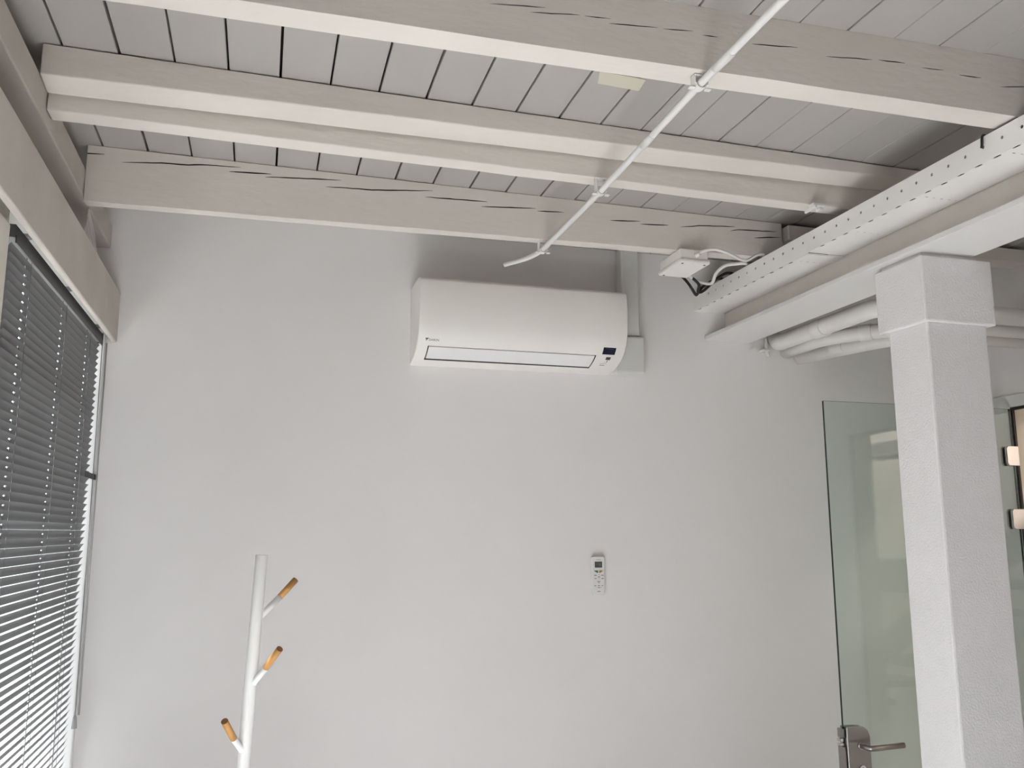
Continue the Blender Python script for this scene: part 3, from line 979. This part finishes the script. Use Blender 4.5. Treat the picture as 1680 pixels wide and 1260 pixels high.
# ------------------------------------------------------------------ venetian blind
BY0, BY1 = 2.047, 3.155
BXC = -0.5515
t = thing('venetian_blind', 'dark grey venetian blind hanging in the left window, slats half closed', 'blind', BXC, 2.6, 0.66)
hr = MB().box(BXC - 0.013, BXC + 0.0125, BY0, BY1, 0.634, 0.664)
hr.build('head_rail', M['rail'], t, bevel=0.002)
MB().box(BXC + 0.013, BXC + 0.0155, BY0 + 0.002, BY1 - 0.002, 0.622, 0.639).build('rail_lip', M['rail'], t)
for yb in (BY0 + 0.10, 2.60, BY1 - 0.09):
    MB().box(BXC - 0.012, BXC + 0.018, yb - 0.012, yb + 0.012, 0.6642, 0.672).build('rail_bracket', M['clear'], t, bevel=0.001)
MB().box(BXC - 0.014, BXC + 0.0145, BY1, BY1 + 0.004, 0.630, 0.666).build('rail_end_cap', M['rail'], t)
LAD = [2.205, 2.605, 2.967]
PITCH, TILT, SW = 0.0212, math.radians(60), 0.0125


def slat_mesh():
    yspl = [BY0]
    for l in LAD:
        yspl += [l - 0.009, l + 0.009]
    yspl.append(BY1 - 0.003)
    us = [-1, -0.6, -0.14, 0.14, 0.6, 1]
    mb = MB()
    q = lambda u, y: (u * SW, y - 2.6, 0.0014 * (1 - u * u))
    for a in range(len(yspl) - 1):
        for b in range(5):
            if a % 2 == 1 and b == 2:
                continue
            mb.add([q(us[b], yspl[a]), q(us[b + 1], yspl[a]), q(us[b + 1], yspl[a + 1]), q(us[b], yspl[a + 1])], [(0, 1, 2, 3)], 0, True)
    me_o = mb.build('slat', M['slat'])
    for v in me_o.data.vertices:
        v.co.z -= H
    return me_o


s0 = slat_mesh()
NS = 76
rnd = random.Random(11)
for i in range(NS):
    s = s0 if i == 0 else s0.copy()
    if i:
        COL.objects.link(s)
    s.parent = t
    z = 0.612 - PITCH * i
    s.location = (0, 0, z - 0.66)
    extra = rnd.uniform(-0.018, 0.018)
    if i == 28:
        extra = 0.13
    s.rotation_euler = (rnd.uniform(-0.0008, 0.0008), -TILT + extra, 0)
zb_ = 0.612 - PITCH * NS
MB().box(BXC - 0.011, BXC + 0.011, BY0, BY1 - 0.003, zb_ - 0.008, zb_ + 0.006).build('bottom_rail', M['rail'], t, bevel=0.002)
for l in LAD:
    for k, dx in ((0, -0.0092), (1, 0.0092)):
        MB().tube([(BXC + dx, l + 0.007, 0.634), (BXC + dx, l + 0.007, zb_)], 0.0005, 5).build('ladder_cord', M['cord'], t)
    MB().tube([(BXC, l, 0.634), (BXC, l, zb_)], 0.0009, 5).build('lift_cord', M['cord'], t)
# operating cords near the corner with an acorn
MB().tube([(BXC + 0.018, 3.128, 0.634), (BXC + 0.018, 3.15, 0.1), (BXC + 0.0175, 3.163, -0.572)], 0.0012, 6).build('pull_cord', M['cord'], t)
MB().tube([(BXC + 0.0175, 3.163, -0.568), (BXC + 0.0175, 3.163, -0.575), (BXC + 0.0175, 3.163, -0.606)], [0.0035, 0.0055, 0.008], 12).build('cord_weight', M['clear'], t)
MB().tube([(BXC + 0.025, 3.166, 0.634), (BXC + 0.025, 3.184, -0.57)], 0.0028, 8).build('tilt_wand', M['clear'], t)
c = MB().box(BXC + 0.0155, BXC + 0.0175, 3.02, 3.172, 0.174, 0.192).box(-0.535, -0.5335, 3.16, 3.198, 0.174, 0.192)
tag(c.build('window_stay', M['black']), 'small black metal stay beside the blind at mid height by the corner', 'bracket')

# ------------------------------------------------------------------ corridor things
t = thing('wall_lamp', 'warm glowing wall lamp in the corridor past the glass door', 'lamp', 4.17, 4.0, 0.40)
MB().box(4.13, 4.21, 3.93, 3.985, 0.33, 0.47).build('lamp_shade', M['lamp'], t, bevel=0.006)
MB().box(4.14, 4.20, 3.985, 4.0, 0.32, 0.48).build('lamp_bracket', M['brass'], t)
t = thing('staircase', 'grey open staircase in the corridor, seen only as a reflection in the door glass', 'stairs', 4.0, 0.6, FL)
MB().hexa([(4.0, -1.0, -1.78), (4.05, -1.0, -1.78), (4.05, 2.3, 0.20), (4.0, 2.3, 0.20), (4.0, -1.0, -1.60), (4.05, -1.0, -1.60), (4.05, 2.3, 0.38), (4.0, 2.3, 0.38)]).build('stringer', M['stair'], t)
for k in range(9):
    y_ = -0.75 + 0.30 * k
    MB().box(4.05, 4.43, y_, y_ + 0.27, -1.58 + 0.18 * k, -1.54 + 0.18 * k).build('tread', M['stair'], t)
MB().box(4.05, 4.09, -1.1, 0.02, -1.03, -0.99).build('rail', M['stair'], t)
